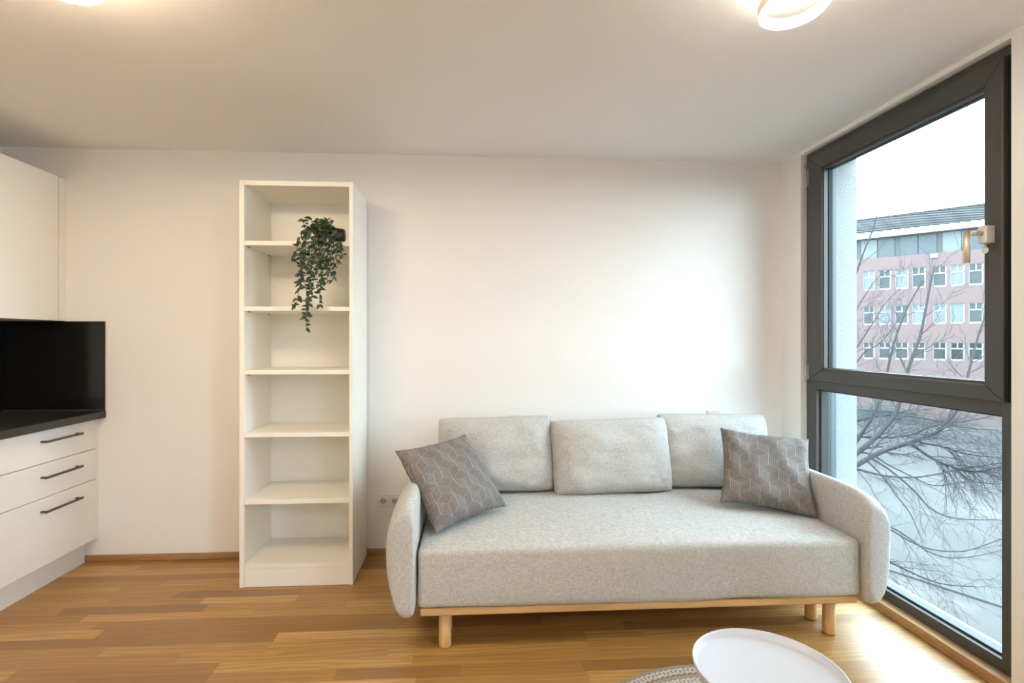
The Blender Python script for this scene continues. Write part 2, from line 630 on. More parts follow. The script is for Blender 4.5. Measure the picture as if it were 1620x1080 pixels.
# ------------------------------------------------------------------ window
def rect_frame(bm, xa, xb, y0, y1, z0, z1, wl, wr, wb, wt, bev=.003):
    """four mitred members of a frame in the plane x"""
    yi0, yi1, zi0, zi1 = y0 + wr, y1 - wl, z0 + wb, z1 - wt
    for q in ([(y0, z0), (yi0, zi0), (yi0, zi1), (y0, z1)],
              [(y1, z0), (yi1, zi0), (yi1, zi1), (y1, z1)],
              [(y0, z0), (y1, z0), (yi1, zi0), (yi0, zi0)],
              [(y0, z1), (y1, z1), (yi1, zi1), (yi0, zi1)]):
        t = bmesh.new()
        a = [t.verts.new((xa, y, z)) for y, z in q]
        b = [t.verts.new((xb, y, z)) for y, z in q]
        t.faces.new(a)
        t.faces.new(b)
        for i in range(4):
            t.faces.new([a[i], a[(i + 1) % 4], b[(i + 1) % 4], b[i]])
        bmesh.ops.recalc_face_normals(t, faces=t.faces[:])
        if bev:
            bmesh.ops.bevel(t, geom=t.edges[:], offset=bev, segments=2, profile=.5, affect='EDGES')
        join(bm, t)


XW = XR + .03
win = thing('window_1', None, None, (XR + .06, -.82, 0), kind='structure')
bm = bmesh.new()
rect_frame(bm, XW, XW + .09, -1.466, -.212, .046, 2.472, .088, .088, .05, .07)
bx(bm, XW + .001, XW + .088, -1.40, -.29, 1.046, 1.16, .003)
obj('window_frame', bm, M['anthracite'], win)
# rebate behind the sash and glazing beads of the fixed pane
bm = bmesh.new()
rect_frame(bm, XW + .022, XW + .07, -1.388, -.29, .086, 1.056, .022, .022, .02, .02, .002)
obj('glazing_bead', bm, M['anth2'], win)
bm = bmesh.new()
bx(bm, XW + .045, XW + .051, -1.372, -.306, .10, 1.042)
obj('fixed_pane', bm, M['glass_low'], win)
# opening sash, slightly proud of the frame
sash_bm = bmesh.new()
rect_frame(sash_bm, XR + .004, XW + .05, -1.408, -.262, 1.100, 2.432, .118, .074, .062, .088, .005)
rect_frame(sash_bm, XR + .014, XW + .05, -1.345, -.365, 1.150, 2.360, .022, .020, .026, .028, .003)
sash = obj('sash', sash_bm, M['anthracite'], win)
bm = bmesh.new()
rect_frame(bm, XW + .012, XW + .034, -1.327, -.385, 1.172, 2.336, .006, .006, .006, .006, 0)
obj('gasket', bm, M['gasket'], sash)
bm = bmesh.new()
bx(bm, XW + .020, XW + .026, -1.325, -.385, 1.172, 2.336)
obj('pane', bm, M['glass_up'], sash)
bm = bmesh.new()
bx(bm, XW - .004, XW + .001, -1.428, -1.408, 1.098, 2.43)
obj('gasket', bm, M['gasket'], win)
# hinge covers on the far jamb
for z0, z1 in ((2.27, 2.39), (1.09, 1.20)):
    bm = bmesh.new()
    tube(bm, [(XW - .012, -.221, z0), (XW - .012, -.221, z1)], .0085, 12)
    bx(bm, XW - .006, XW + .004, -.235, -.212, z0 + .01, z1 - .01, .002)
    obj('hinge_cover', bm, M['hinge'], win)
# outside blind guide rails and sill
for yy, d in ((-.20, -1), (-1.442, 1)):
    bm = bmesh.new()
    bx(bm, 2.172, 2.192, min(yy, yy + d * .045), max(yy, yy + d * .045), -.05, ZT, .002)
    bx(bm, 2.192, 2.205, min(yy, yy + d * .022), max(yy, yy + d * .022), -.05, ZT, .002)
    bx(bm, 2.205, 2.240, min(yy, yy + d * .040), max(yy, yy + d * .040), -.05, ZT, .002)
    obj('guide_rail', bm, M['guide'], win)
bm = bmesh.new()
t = bmesh.new()
pr = [(2.161, .046), (2.215, .046), (2.222, .040), (2.43, -.050), (2.43, -.085), (2.425, -.085), (2.424, -.056), (2.161, .02)]
va = [t.verts.new((x, OP[0][0], z)) for x, z in pr]
vb = [t.verts.new((x, OP[0][1], z)) for x, z in pr]
t.faces.new(va)
t.faces.new(vb)
for i in range(len(pr)):
    t.faces.new([va[i], va[(i + 1) % len(pr)], vb[(i + 1) % len(pr)], vb[i]])
join(bm, t)
obj('window_sill', bm, M['alu'], win)
# lockable handle
HY, HZ = -1.362, 1.752
bm = bmesh.new()
bx(bm, XR - .036, XR + .006, HY - .017, HY + .017, HZ - .036, HZ + .034, .006, 3)
hd = obj('window_handle', bm, M['rosette'], win, smooth=False)
bm = bmesh.new()
tube(bm, [(XR - .030, HY, HZ + .004), (XR - .098, HY, HZ + .004)], .0095, 16)
tube(bm, [(XR - .098, HY, HZ + .0145), (XR - .098, HY, HZ - .112)], .0115, 20)
obj('lever', bm, M['steel'], hd)
bm = bmesh.new()
tube(bm, [(XR - .020, HY, HZ - .034), (XR - .020, HY, HZ - .052)], .004, 10)
t = bmesh.new()
bmesh.ops.create_uvsphere(t, u_segments=14, v_segments=8, radius=1)
for f in t.faces:
    f.smooth = True
join(bm, t, Matrix.Translation((XR - .020, HY, HZ - .062)) @ Matrix.Diagonal((.004, .014, .013, 1)))
obj('key', bm, M['rosette'], hd)
added_win = copy_tree(win, None, (0, -3.8, 0))
added_win.name = 'added_window_2'  # unseen copy, added to let more cool daylight into the room

# ------------------------------------------------------------------ ceiling lamps


def petal(cx, cy, ang, r0, r1, wid, n=40):
    pts = []
    for i in range(n):
        t = 2 * PI * i / n
        u = (r0 + r1) / 2 + (r1 - r0) / 2 * math.cos(t)
        v = wid * math.sin(t) * (.80 + .20 * math.cos(t))
        pts.append((cx + u * math.cos(ang) - v * math.sin(ang), cy + u * math.sin(ang) + v * math.cos(ang)))
    return pts


def ribbon(bm, pts, thick, z0, z1):
    n = len(pts)
    out = []
    for i in range(n):
        a, b = Vector(pts[i - 1]), Vector(pts[(i + 1) % n])
        d = (b - a).normalized()
        nrm = Vector((d.y, -d.x))
        p = Vector(pts[i])
        q = p + nrm * thick
        out.append([bm.verts.new((p.x, p.y, z0)), bm.verts.new((p.x, p.y, z1)), bm.verts.new((q.x, q.y, z1)), bm.verts.new((q.x, q.y, z0))])
    for i in range(n):
        A, B = out[i], out[(i + 1) % n]
        for k in range(4):
            f = bm.faces.new([A[k], A[(k + 1) % 4], B[(k + 1) % 4], B[k]])


def lamp(cx, cy, label, rot=0.0, glow='lampglow'):
    t = thing('ceiling_lamp', label, 'ceiling lamp', (cx, cy, H), 'flower shaped ring ceiling lamps')
    bm = bmesh.new()
    lathe(bm, [(0, H), (.085, H), (.085, H - .028), (.078, H - .034), (0, H - .034)], 40, (cx, cy, 0))
    obj('canopy', bm, M['lampframe'], t)
    for k in range(4):
        a = PI / 2 + rot + k * PI / 2
        p = petal(cx, cy, a, .045, .325, .118)
        bm = bmesh.new()
        ribbon(bm, p, .004, H - .094, H - .064)
        ring = obj('ring', bm, M['lampframe'], t)
        bm = bmesh.new()
        ribbon(bm, p, -.015, H - .100, H - .070)
        aa = PI / 2 + rot + PI / 4 + k * PI / 2
        stay = bmesh.new()
        tube(stay, [(cx + .05 * math.cos(aa), cy + .05 * math.sin(aa), H - .03), (cx + .08 * math.cos(aa), cy + .08 * math.sin(aa), H - .075)], .004, 8)
        obj('stay', stay, M['lampframe'], t)
        obj('light_strip', bm, M[glow], ring)
    return t


lamp(1.018, -1.885, 'ring petal ceiling lamp above the sofa and window side, cut by the top edge', -.12)
lamp(-1.235, -1.885, 'ring petal ceiling lamp at top left over the kitchen side, barely in frame', -.10, 'lampwarm')
lamp(-1.20, -4.6, 'added unseen ring petal fill lamp behind the viewer on the kitchen side', 0, 'lampfill')  # unseen lamp added behind the camera as fill light
lamp(1.05, -4.6, 'added unseen ring petal fill lamp behind the viewer on the window side', 0, 'lampfill')  # second added fill lamp, also out of view

# ------------------------------------------------------------------ kitchen
XK = -2.24
t = thing('base_cabinet', 'white kitchen base cabinet with three handled drawers under the black worktop', 'cabinet', (-2.52, -.36, 0))
bm = bmesh.new()
bx(bm, XL + .004, XK - .021, -.69, -.004, .145, .868)
obj('body', bm, M['kitchen'], t)
bm = bmesh.new()
bx(bm, XL + .02, XK - .072, -.69, -.016, 0, .145)
obj('plinth', bm, M['plinth'], t)
bm = bmesh.new()
bx(bm, XK - .02, XK - .002, -.026, -.001, .145, .868, .001)
obj('filler_strip', bm, M['kitchen'], t)
for z0, z1, hz in ((.690, .866, .806), (.5075, .686, .618), (.147, .5035, .438)):
    d = box_obj('drawer', M['kitchen'], t, XK - .019, XK, -.69, -.031, z0, z1, bev=.0015)
    bm = bmesh.new()
    bx(bm, XK + .026, XK + .036, -.437, -.172, hz - .007, hz + .005, .002)
    for yy in (-.432, -.190):
        bx(bm, XK - .001, XK + .034, yy, yy + .013, hz - .006, hz + .004, .002)
    obj('handle', bm, M['handle'], d)

wt = tag(box_obj('worktop', M['worktop'], None, XL + .001, XK + .042, -.72, -.001, .869, .910, bev=.002),
         'black kitchen worktop on the white base cabinet in the left corner', 'worktop')

t = thing('splashback', 'black glossy splashback panel in the left corner, between worktop and wall cabinet', 'splashback', (-2.5, -.006, .911))
box_obj('rear_panel', M['blackglass'], t, XL + .013, XK + .038, -.012, 0, .911, 1.452, bev=.0012)
box_obj('side_panel', M['blackglass'], t, XL, XL + .012, -.72, -.001, .911, 1.452, bev=.0012)
box_obj('edge_strip', M['worktop'], t, XL + .013, XK + .036, -.018, -.012, .911, .922, bev=.001)

XU = -2.434
t = thing('wall_cabinet', 'tall white handleless wall cabinet hung above the black splashback panel', 'cabinet', (-2.62, -.36, 1.453))
box_obj('body', M['upper'], t, XL, XU - .034, -.66, -.002, 1.454, 2.31)
box_obj('door', M['upper'], t, XU - .019, XU, -.66, -.055, 1.454, 2.312, bev=.0015)
box_obj('filler_strip', M['upper'], t, XU - .020, XU - .001, -.047, -.001, 1.454, 2.308, bev=.001)

# ------------------------------------------------------------------ bookcase
BL, BR, BY, BT = -1.238, -.634, -.405, 2.203
t = thing('bookcase', 'tall narrow white open bookcase of six compartments against the back wall', 'bookcase', ((BL + BR) / 2, -.2, 0))
zs = [1.852, 1.497, 1.152, .812, .449]
for k, (x0, x1) in enumerate(((BL, BL + .026), (BR - .020, BR))):
    sp = box_obj('side_panel', M['shelf'], t, x0, x1, BY, -.014, 0.002, BT, bev=.001)
    bm = bmesh.new()
    xf = x1 if k == 0 else x0
    z = .22
    while z < 2.1:
        for yy in (BY + .045, -.075):
            if all(not (zz - .01 < z < zz + .035) for zz in zs):
                bx(bm, xf - .001, xf + .001, yy - .0028, yy + .0028, z - .0028, z + .0028)
        z += .032
    o = obj('pin_hole', bm, M['pinhole'], sp)
    o['kind'] = 'stuff'
X0, X1 = BL + .0265, BR - .0205
box_obj('top_panel', M['shelf'], t, X0, X1, BY + .001, -.016, BT - .027, BT - .001, bev=.001)
box_obj('back_panel', M['shelf'], t, X0, X1, -.027, -.016, .05, BT - .027)
for z in zs:
    s = box_obj('shelf', M['shelf'], t, X0, X1, BY + .003, -.028, z, z + .0245, bev=.0012)
    for xx in (X0, X1):
        for yy in (BY + .045, -.075):
            bm = bmesh.new()
            d = .014 if xx == X0 else -.014
            tube(bm, [(xx, yy, z - .004), (xx + d, yy, z - .004)], .004, 8)
            obj('shelf_pin', bm, M['hinge'], s)
box_obj('shelf', M['shelf'], t, X0, X1, BY + .002, -.028, .101, .1265, bev=.0012)
box_obj('plinth', M['shelf'], t, X0, X1, BY + .004, BY + .022, .002, .100, bev=.001)

# ------------------------------------------------------------------ trailing plant
PT = thing('trailing_plant', 'artificial trailing green plant in a tipped black pot, hanging off the top shelf', 'plant', (-.72, -.33, zs[0] + .0245))
pc = Vector((-.735, -.345, zs[0] + .0245 + .046))
rotm = Matrix.Rotation(math.radians(-90), 4, 'Y') @ Matrix.Rotation(math.radians(0), 4, 'X')
bm = bmesh.new()
lathe(bm, [(0, 0), (.033, 0), (.036, .003), (.043, .066), (.0455, .067), (.0455, .078), (.0415, .078), (.039, .06), (0, .06)], 28, pc + Vector((.042, 0, -.001)), rotm)
obj('pot', bm, M['pot'], PT)
rnd = random.Random(11)
mouth = pc + Vector((-.035, 0, .0))
fol, stm = bmesh.new(), bmesh.new()


def leaf(bm, p, d, nrm, ln, wd):
    d = d.normalized()
    s = d.cross(nrm)
    if s.length < 1e-3:
        s = d.cross(Vector((1, .2, .1)))
    s.normalize()
    n = s.cross(d).normalized()
    prof = [(0, .10), (.22, .75), (.45, 1.0), (.72, .70), (1.0, .03)]
    rows = []
    for i, (u, wv) in enumerate(prof):
        c = p + d * (ln * u) - n * (ln * .28 * u * u)
        e = n * (wd * .30 * wv)
        rows.append((bm.verts.new(c + s * wd * wv * .5 + e), bm.verts.new(c), bm.verts.new(c - s * wd * wv * .5 + e)))
    for i in range(4):
        A, B = rows[i], rows[i + 1]
        for q in ([A[0], A[1], B[1], B[0]], [A[1], A[2], B[2], B[1]]):
            bm.faces.new(q).smooth = True


FY = BY - .028
# each vine: crest point above the shelf edge, then hanging foot (x, z)
vines = [(-.875, 1.96, -.905, 1.68), (-.86, 1.95, -.90, 1.60), (-.84, 1.97, -.915, 1.50), (-.83, 1.96, -.87, 1.44),
         (-.82, 1.95, -.872, 1.40), (-.80, 1.98, -.855, 1.50), (-.79, 1.97, -.83, 1.56), (-.78, 1.96, -.80, 1.52),
         (-.77, 1.98, -.79, 1.60), (-.75, 1.97, -.755, 1.64), (-.74, 1.96, -.725, 1.66), (-.72, 1.95, -.70, 1.74),
         (-.86, 1.97, -.93, 1.76), (-.80, 1.95, -.81, 1.68), (-.77, 1.95, -.76, 1.72), (-.71, 1.93, -.685, 1.80)]
for vi, (x0, z0, x1, z1) in enumerate(vines):
    y0 = FY - rnd.uniform(-.005, .05)
    p0 = mouth + Vector((0, rnd.uniform(-.02, .02), rnd.uniform(-.02, .02)))
    c1 = Vector((x0, (p0.y + y0) / 2 - .01, z0 + rnd.uniform(0, .03)))
    pts = []
    for i in range(7):
        u = i / 6
        a = p0.lerp(c1, u)
        b = c1.lerp(Vector((x0 * .8 + x1 * .2, y0, z0 - .06)), u)
        pts.append(a.lerp(b, u))
    st = pts[-1]
    nseg = 8
    for i in range(1, nseg + 1):
        u = i / nseg
        pts.append(Vector((st.x + (x1 - st.x) * u + rnd.uniform(-.006, .006), st.y + rnd.uniform(-.01, .01), st.z + (z1 - st.z) * u)))
    tube(stm, pts, [.0016] * len(pts), 5)
    # leaves in pairs along the vine
    L = 0
    for i in range(1, len(pts)):
        a, b = pts[i - 1], pts[i]
        seg = (b - a).length
        L += seg
        kk = max(1, int(seg / .019 + .5))
        for q in range(kk):
            p = a.lerp(b, (q + rnd.random()) / kk)
            for sd in (-1, 1):
                if rnd.random() < .32:
                    continue
                an = rnd.uniform(-.9, .9)
                out = Vector((sd * math.cos(an) * rnd.uniform(.35, 1), -abs(math.sin(an)) * .6 - .1, rnd.uniform(-1.3, .5)))
                nr = Vector((rnd.uniform(-.5, .5), -1, rnd.uniform(-.1, .9)))
                ln = rnd.uniform(.022, .034)
                if p.y > BY - .008 and p.z < zs[0] + .05:
                    continue
                leaf(fol, p, out, nr, ln, ln * rnd.uniform(.46, .6))
# bushy crown at the mouth of the pot
for i in range(135):
    p = Vector((rnd.gauss(-.80, .04), rnd.uniform(FY - .035, pc.y + .02), rnd.gauss(1.945, .026)))
    p.z = min(max(p.z, 1.905), 1.985)
    p.x = min(p.x, -.728)
    out = Vector((rnd.uniform(-1, 1), rnd.uniform(-1, .2), rnd.uniform(-.5, .9)))
    ln = rnd.uniform(.025, .037)
    leaf(fol, p, out, Vector((rnd.uniform(-.5, .5), -.8, .6)), ln, ln * .52)
obj('stems', stm, M['stem'], PT)
obj('foliage', fol, M['leaf'], PT)

# ------------------------------------------------------------------ sofa
SF = thing('sofa', 'light grey beige fabric three seat sofa on pale wooden legs against the back wall', 'sofa', (.77, -.55, 0))
SX0, SX1, SYF, SYB = -.222, 1.757, -1.062, -.14


def grid_solid(fn, nu, nv):
    """closed surface from a (u, v) sphere-like grid"""
    b = bmesh.new()
    rows = [[b.verts.new(fn(u / nu, v / nv)) for u in range(nu)] for v in range(1, nv)]
    top, bot = b.verts.new(fn(0, 1)), b.verts.new(fn(0, 0))
    for i in range(len(rows) - 1):
        for k in range(nu):
            b.faces.new([rows[i][k], rows[i][(k + 1) % nu], rows[i + 1][(k + 1) % nu], rows[i + 1][k]]).smooth = True
    for k in range(nu):
        b.faces.new([rows[0][(k + 1) % nu], rows[0][k], bot]).smooth = True
        b.faces.new([rows[-1][k], rows[-1][(k + 1) % nu], top]).smooth = True
    return b


def soft_box(x0, x1, y0, y1, z0, z1, r, cuts=(14, 10, 4), crown=0., wob=.0, seed=0.):
    b = bmesh.new()
    nx, ny, nz = cuts
    bmesh.ops.create_cube(b, size=2)
    bmesh.ops.bevel(b, geom=b.edges[:], offset=.001, segments=1, affect='EDGES')
    b.free()
    b = bmesh.new()
    cx, cy, cz = (x0 + x1) / 2, (y0 + y1) / 2, (z0 + z1) / 2
    hx, hy, hz = (x1 - x0) / 2, (y1 - y0) / 2, (z1 - z0) / 2

    def samples(h, n):
        core = [-(h - r) + 2 * (h - r) * i / n for i in range(n + 1)]
        e = [-(h) + r * (1 - math.cos(PI / 2 * i / 4)) for i in range(4)]
        return e + core + [-q for q in e[::-1]]
    sx, sy, sz = samples(hx, nx), samples(hy, ny), samples(hz, nz)
    vd = {}

    def V(x, y, z):
        key = (round(x, 5), round(y, 5), round(z, 5))
        if key not in vd:
            q = Vector((max(-hx + r, min(hx - r, x)), max(-hy + r, min(hy - r, y)), max(-hz + r, min(hz - r, z))))
            d = Vector((x, y, z)) - q
            if d.length > 1e-9:
                d = d.normalized() * r
            p = q + d
            if crown:
                f = max(0, 1 - (p.x / hx) ** 4) * max(0, 1 - (p.y / hy) ** 4)
                if p.z > 0:
                    p.z += crown * f * (p.z / hz)
            w = Vector((cx, cy, cz)) + p
            if wob:
                nn = mnoise.noise(w * 3.1 + Vector((seed, 0, 0)))
                n2 = mnoise.noise(w * 9.0 + Vector((0, seed, 3)))
                if d.length > 1e-9:
                    w += d.normalized() * (nn * wob + n2 * wob * .4)
            vd[key] = b.verts.new(w)
        return vd[key]

    def face(A, B, fn):
        for i in range(len(A) - 1):
            for j in range(len(B) - 1):
                b.faces.new([fn(A[i], B[j]), fn(A[i + 1], B[j]), fn(A[i + 1], B[j + 1]), fn(A[i], B[j + 1])]).smooth = True
    for s in (-1, 1):
        face(sx, sy, lambda p, q: V(p, q, s * hz))
        face(sx, sz, lambda p, q: V(p, s * hy, q))
        face(sy, sz, lambda p, q: V(s * hx, p, q))
    return b


# base rail
bm = bmesh.new()
bx(bm, SX0 + .012, SX1 - .012, SYF + .012, -.16, .156, .189, .008, 3)
obj('base_rail', bm, M['beech'], SF)
# seat
b = soft_box(SX0, SX1, SYF, SYB, .189, .446, .028, (26, 14, 4), .014, .006, 4.)
obj('seat', b, M['sofa'], SF)
# seat piping along the front top edge
bm = bmesh.new()
# backrest
b = soft_box(SX0 + .07, 1.835, -.145, -.025, .165, .735, .03, (20, 2, 6), 0, .004, 9.)
obj('backrest', b, M['sofa'], SF)


def arm(side):
    """bulging crescent arm: flat inner face, curved outer face, rounded front"""
    inner = SX0 - .004 if side < 0 else SX1 + .004
    # profile (offset outward, z)
    prof = [(0, .175), (.022, .152), (.058, .152), (.086, .178), (.108, .25), (.124, .34), (.131, .43), (.127, .50), (.116, .565), (.098, .615), (.070, .648), (.036, .660), (.008, .648), (0, .60), (0, .5), (0, .38), (0, .27)]
    pc_ = (.064, .41)
    y0, y1 = -1.085, -.04
    ys = []
    for i in range(7):
        a = PI / 2 * i / 6
        ys.append((y0 + .05 * (1 - math.sin(a)), .05 * (1 - math.cos(a))))
    ys = [(y0 + .05 * (1 - math.cos(PI / 2 * i / 6)), 1 - math.sin(PI / 2 * i / 6)) for i in range(7)]
    stations = [(y, k) for y, k in ys]
    for i in range(1, 13):
        stations.append((y0 + .05 + (y1 - y0 - .10) * i / 13, 0))
    stations += [(y1 - .05 + .05 * math.sin(PI / 2 * i / 6), 1 - math.cos(PI / 2 * i / 6)) for i in range(7)]
    b = bmesh.new()
    rings = []
    for y, k in stations:
        ring = []
        inset = .040 * k
        for o_, z in prof:
            do, dz = o_ - pc_[0], z - pc_[1]
            ln = math.hypot(do, dz)
            q = max(0, (ln - inset)) / ln
            # inner face stays flat
            oo = pc_[0] + do * q if o_ > .001 else inset * .35
            zz = pc_[1] + dz * q
            if zz > pc_[1]:
                fq = max(0.0, 1 - (y - y0) / .17)
                zz = pc_[1] + (zz - pc_[1]) * (1 - .17 * fq * fq)
            nn = mnoise.noise(Vector((o_ * 9, y * 5, z * 9 + side)))
            wr = mnoise.noise(Vector((side * 3, y * 4, z * 34)))
            x = inner + side * (oo + (nn * .004 + wr * .0022 if o_ > .02 else 0))
            # the arm top dips a little towards the back
            ring.append(b.verts.new((x, y, zz)))
        rings.append(ring)
    n = len(prof)
    for i in range(len(rings) - 1):
        for k in range(n):
            b.faces.new([rings[i][k], rings[i][(k + 1) % n], rings[i + 1][(k + 1) % n], rings[i + 1][k]]).smooth = True
    for R in (rings[0][::-1], rings[-1]):
        c = b.verts.new(sum((v.co for v in R), Vector()) / n + Vector((0, -.002 if R[0].co.y < -.5 else .002, 0)))
        for k in range(n):
            b.faces.new([R[k], R[(k + 1) % n], c]).smooth = True
    return obj('armrest', b, M['sofa'], SF, sub=1)


arm(-1)
arm(1)
for lx in (-.105, 1.645):
    for ly, top in ((-1.0, .158), (-.875, .158), (-.22, .158)):
        bm = bmesh.new()
        rr = .0275
        lathe(bm, [(0, 0.0), (rr - .006, 0.0), (rr - .001, .004), (rr, .012), (rr, top), (0, top)], 28, (lx, ly, 0))
        obj('leg', bm, M['beechleg'], SF)


# ------------------------------------------------------------------ cushions
def cushion(w_, h_, th, nu=44, nv=34, pinch=.03, puff=.46, wr=.006, seed=0., edge=.012, sag=0.0, rc=.0):
    """local: x across, z up, front is -y; centre at origin"""
    b = bmesh.new()
    rnd = random.Random(seed)
    fr, bk = {}, {}
    for i in range(nu + 1):
        for j in range(nv + 1):
            s, t = -math.cos(PI * i / nu), -math.cos(PI * j / nv)
            s = .55 * s + .45 * (2 * i / nu - 1)
            t = .55 * t + .45 * (2 * j / nv - 1)
            x = s * w_ / 2 * (1 - pinch * (1 - t * t) * abs(s) ** 3)
            z = t * h_ / 2 * (1 - pinch * 1.2 * (1 - s * s) * abs(t) ** 3)
            cr = 1 - rc * (s * s * t * t) ** 2
            x *= cr
            z *= cr
            base = max(0, (1 - s ** 4) * (1 - t ** 4)) ** puff
            z2 = z - sag * (1 - t) * .5 * (1 - s * s) * 0
            n1 = mnoise.noise(Vector((s * 2.2 + seed, t * 2.2, 1.7)))
            n2 = mnoise.noise(Vector((s * 6 + t * 3, t * 5 - s * 2 + seed, 4.1)))
            n3 = abs(mnoise.noise(Vector((s * 4 - t * 6 + seed * 2, (s + t) * 3, 8.8))))
            edgew = (abs(s) ** 2 + abs(t) ** 2) * .5
            d = base * th / 2 + base * (n1 * wr * 1.4 + n2 * wr * edgew * 1.2 - n3 * wr * 2.2 * edgew)
            border = i in (0, nu) or j in (0, nv)
            e = edge * (0 if border else 1) * min(1, base * 3)
            fr[i, j] = b.verts.new((x, -d - e * 0, z2))
            bk[i, j] = fr[i, j] if border else b.verts.new((x, d * .92, z2))
    for i in range(nu):
        for j in range(nv):
            b.faces.new([fr[i, j], fr[i + 1, j], fr[i + 1, j + 1], fr[i, j + 1]]).smooth = True
            q = [bk[i, j], bk[i, j + 1], bk[i + 1, j + 1], bk[i + 1, j]]
            if len(set(q)) == 4:
                try:
                    b.faces.new(q).smooth = True
                except ValueError:
                    pass
    # piping seam round the edge
    loop = [fr[i, 0].co.copy() for i in range(nu)] + [fr[nu, j].co.copy() for j in range(nv)] + \
           [fr[i, nv].co.copy() for i in range(nu, 0, -1)] + [fr[0, j].co.copy() for j in range(nv, 0, -1)]
    return b, loop


def place_cushion(name, label, cat, group, mat, matrix, args, piping=.0022):
    b, loop = cushion(**args)
    me_o = obj(name, b, mat)
    me_o.matrix_world = matrix
    tag(me_o, label, cat, group)
    bm = bmesh.new()
    tube(bm, loop + [loop[0]], piping, 6, False)
    p = obj('piping', bm, mat)
    p.parent = me_o
    return me_o


def M4(loc, rx, ry, rz):
    return Matrix.Translation(loc) @ Matrix.Rotation(rz, 4, 'Z') @ Matrix.Rotation(rx, 4, 'X') @ Matrix.Rotation(ry, 4, 'Y')


G = 'back cushions of the sofa'
place_cushion('back_cushion', 'pale back cushion on the sofa directly behind the left patterned pillow', 'cushion', G, M['sofa'],
              M4((.160, -.232, .668), math.radians(-11), math.radians(-1.0), 0), dict(w_=.69, h_=.445, th=.20, seed=1.3, pinch=.03, puff=.48, wr=.013, rc=.05))
place_cushion('back_cushion', 'middle pale back cushion on the sofa, the only one with no pillow before it', 'cushion', G, M['sofa'],
              M4((.835, -.275, .658), math.radians(-13), math.radians(-1.2), math.radians(1)), dict(w_=.715, h_=.44, th=.22, seed=5.1, pinch=.03, puff=.48, wr=.013, rc=.045))
place_cushion('back_cushion', 'pale back cushion on the sofa directly behind the right patterned pillow', 'cushion', G, M['sofa'],
              M4((1.475, -.220, .672), math.radians(-10), math.radians(.6), math.radians(-2)), dict(w_=.69, h_=.445, th=.20, seed=8.7, pinch=.03, puff=.48, wr=.013, rc=.05))


def rotvec(w3):
    v = Vector(w3)
    return Matrix.Rotation(v.length, 4, v.normalized())


G = 'grey cube patterned throw pillows'
place_cushion('throw_pillow', 'grey cube patterned pillow tilted against the left armrest of the sofa', 'pillow', G, M['pillow'],
              Matrix.Translation((-.0858, -.6673, .640)) @ rotvec((-.6978, -.317, .6631)), dict(w_=.45, h_=.45, th=.15, nu=36, nv=36, seed=3.3, pinch=.08, puff=.5, wr=.018))
place_cushion('throw_pillow', 'grey cube patterned pillow leaning in the right corner by the window', 'pillow', G, M['pillow'],
              Matrix.Translation((1.590, -.585, .6418)) @ rotvec((-.679, .2109, -.3067)), dict(w_=.45, h_=.45, th=.15, nu=36, nv=36, seed=6.2, pinch=.08, puff=.5, wr=.018))

# ------------------------------------------------------------------ rug and tray table
bm = bmesh.new()
lathe(bm, [(0, 0), (.628, 0), (.632, .004), (.628, .008), (0, .009)], 128)
rug = obj('round_rug', bm, M['rug'])
rug.location = (.913, -1.83, 0)
tag(rug, 'round woven beige rug with brown rings under the white tray table', 'rug')

TC = Vector((.838, -1.873, 0))
TT = thing('tray_table', 'round white metal tray table standing on the woven rug', 'table', TC + Vector((0, 0, .009)))
TZ = .42
bm = bmesh.new()
R_ = .197
lathe(bm, [(0, TZ - .020), (R_ - .012, TZ - .020), (R_ - .008, TZ - .0185), (R_ - .0025, TZ - .002), (R_, TZ + .0005), (R_ + .003, TZ), (R_ + .0035, TZ - .002),
           (R_ - .003, TZ - .024), (R_ - .008, TZ - .026), (0, TZ - .026)], 128, TC)
obj('tray', bm, M['tray'], TT)
bm = bmesh.new()
lathe(bm, [(R_ - .022, TZ - .044), (R_ - .012, TZ - .044), (R_ - .012, TZ - .0265), (R_ - .022, TZ - .0265), (R_ - .022, TZ - .044)], 96, TC)
rgo = obj('support_ring', bm, M['tray'], TT)
for k in range(4):
    a = PI / 4 + k * PI / 2
    bm = bmesh.new()
    c, s = math.cos(a), math.sin(a)
    tube(bm, [TC + Vector((c * (R_ - .019), s * (R_ - .019), TZ - .03)), TC + Vector((c * (R_ - .03), s * (R_ - .03), .2)), TC + Vector((c * (R_ - .03), s * (R_ - .03), .009))], .0075, 12)
    obj('leg', bm, M['tray'], TT)
bm = bmesh.new()
lathe(bm, [(R_ - .036, .009), (R_ - .022, .009), (R_ - .022, .021), (R_ - .036, .021), (R_ - .036, .009)], 96, TC)
obj('base_ring', bm, M['tray'], TT)


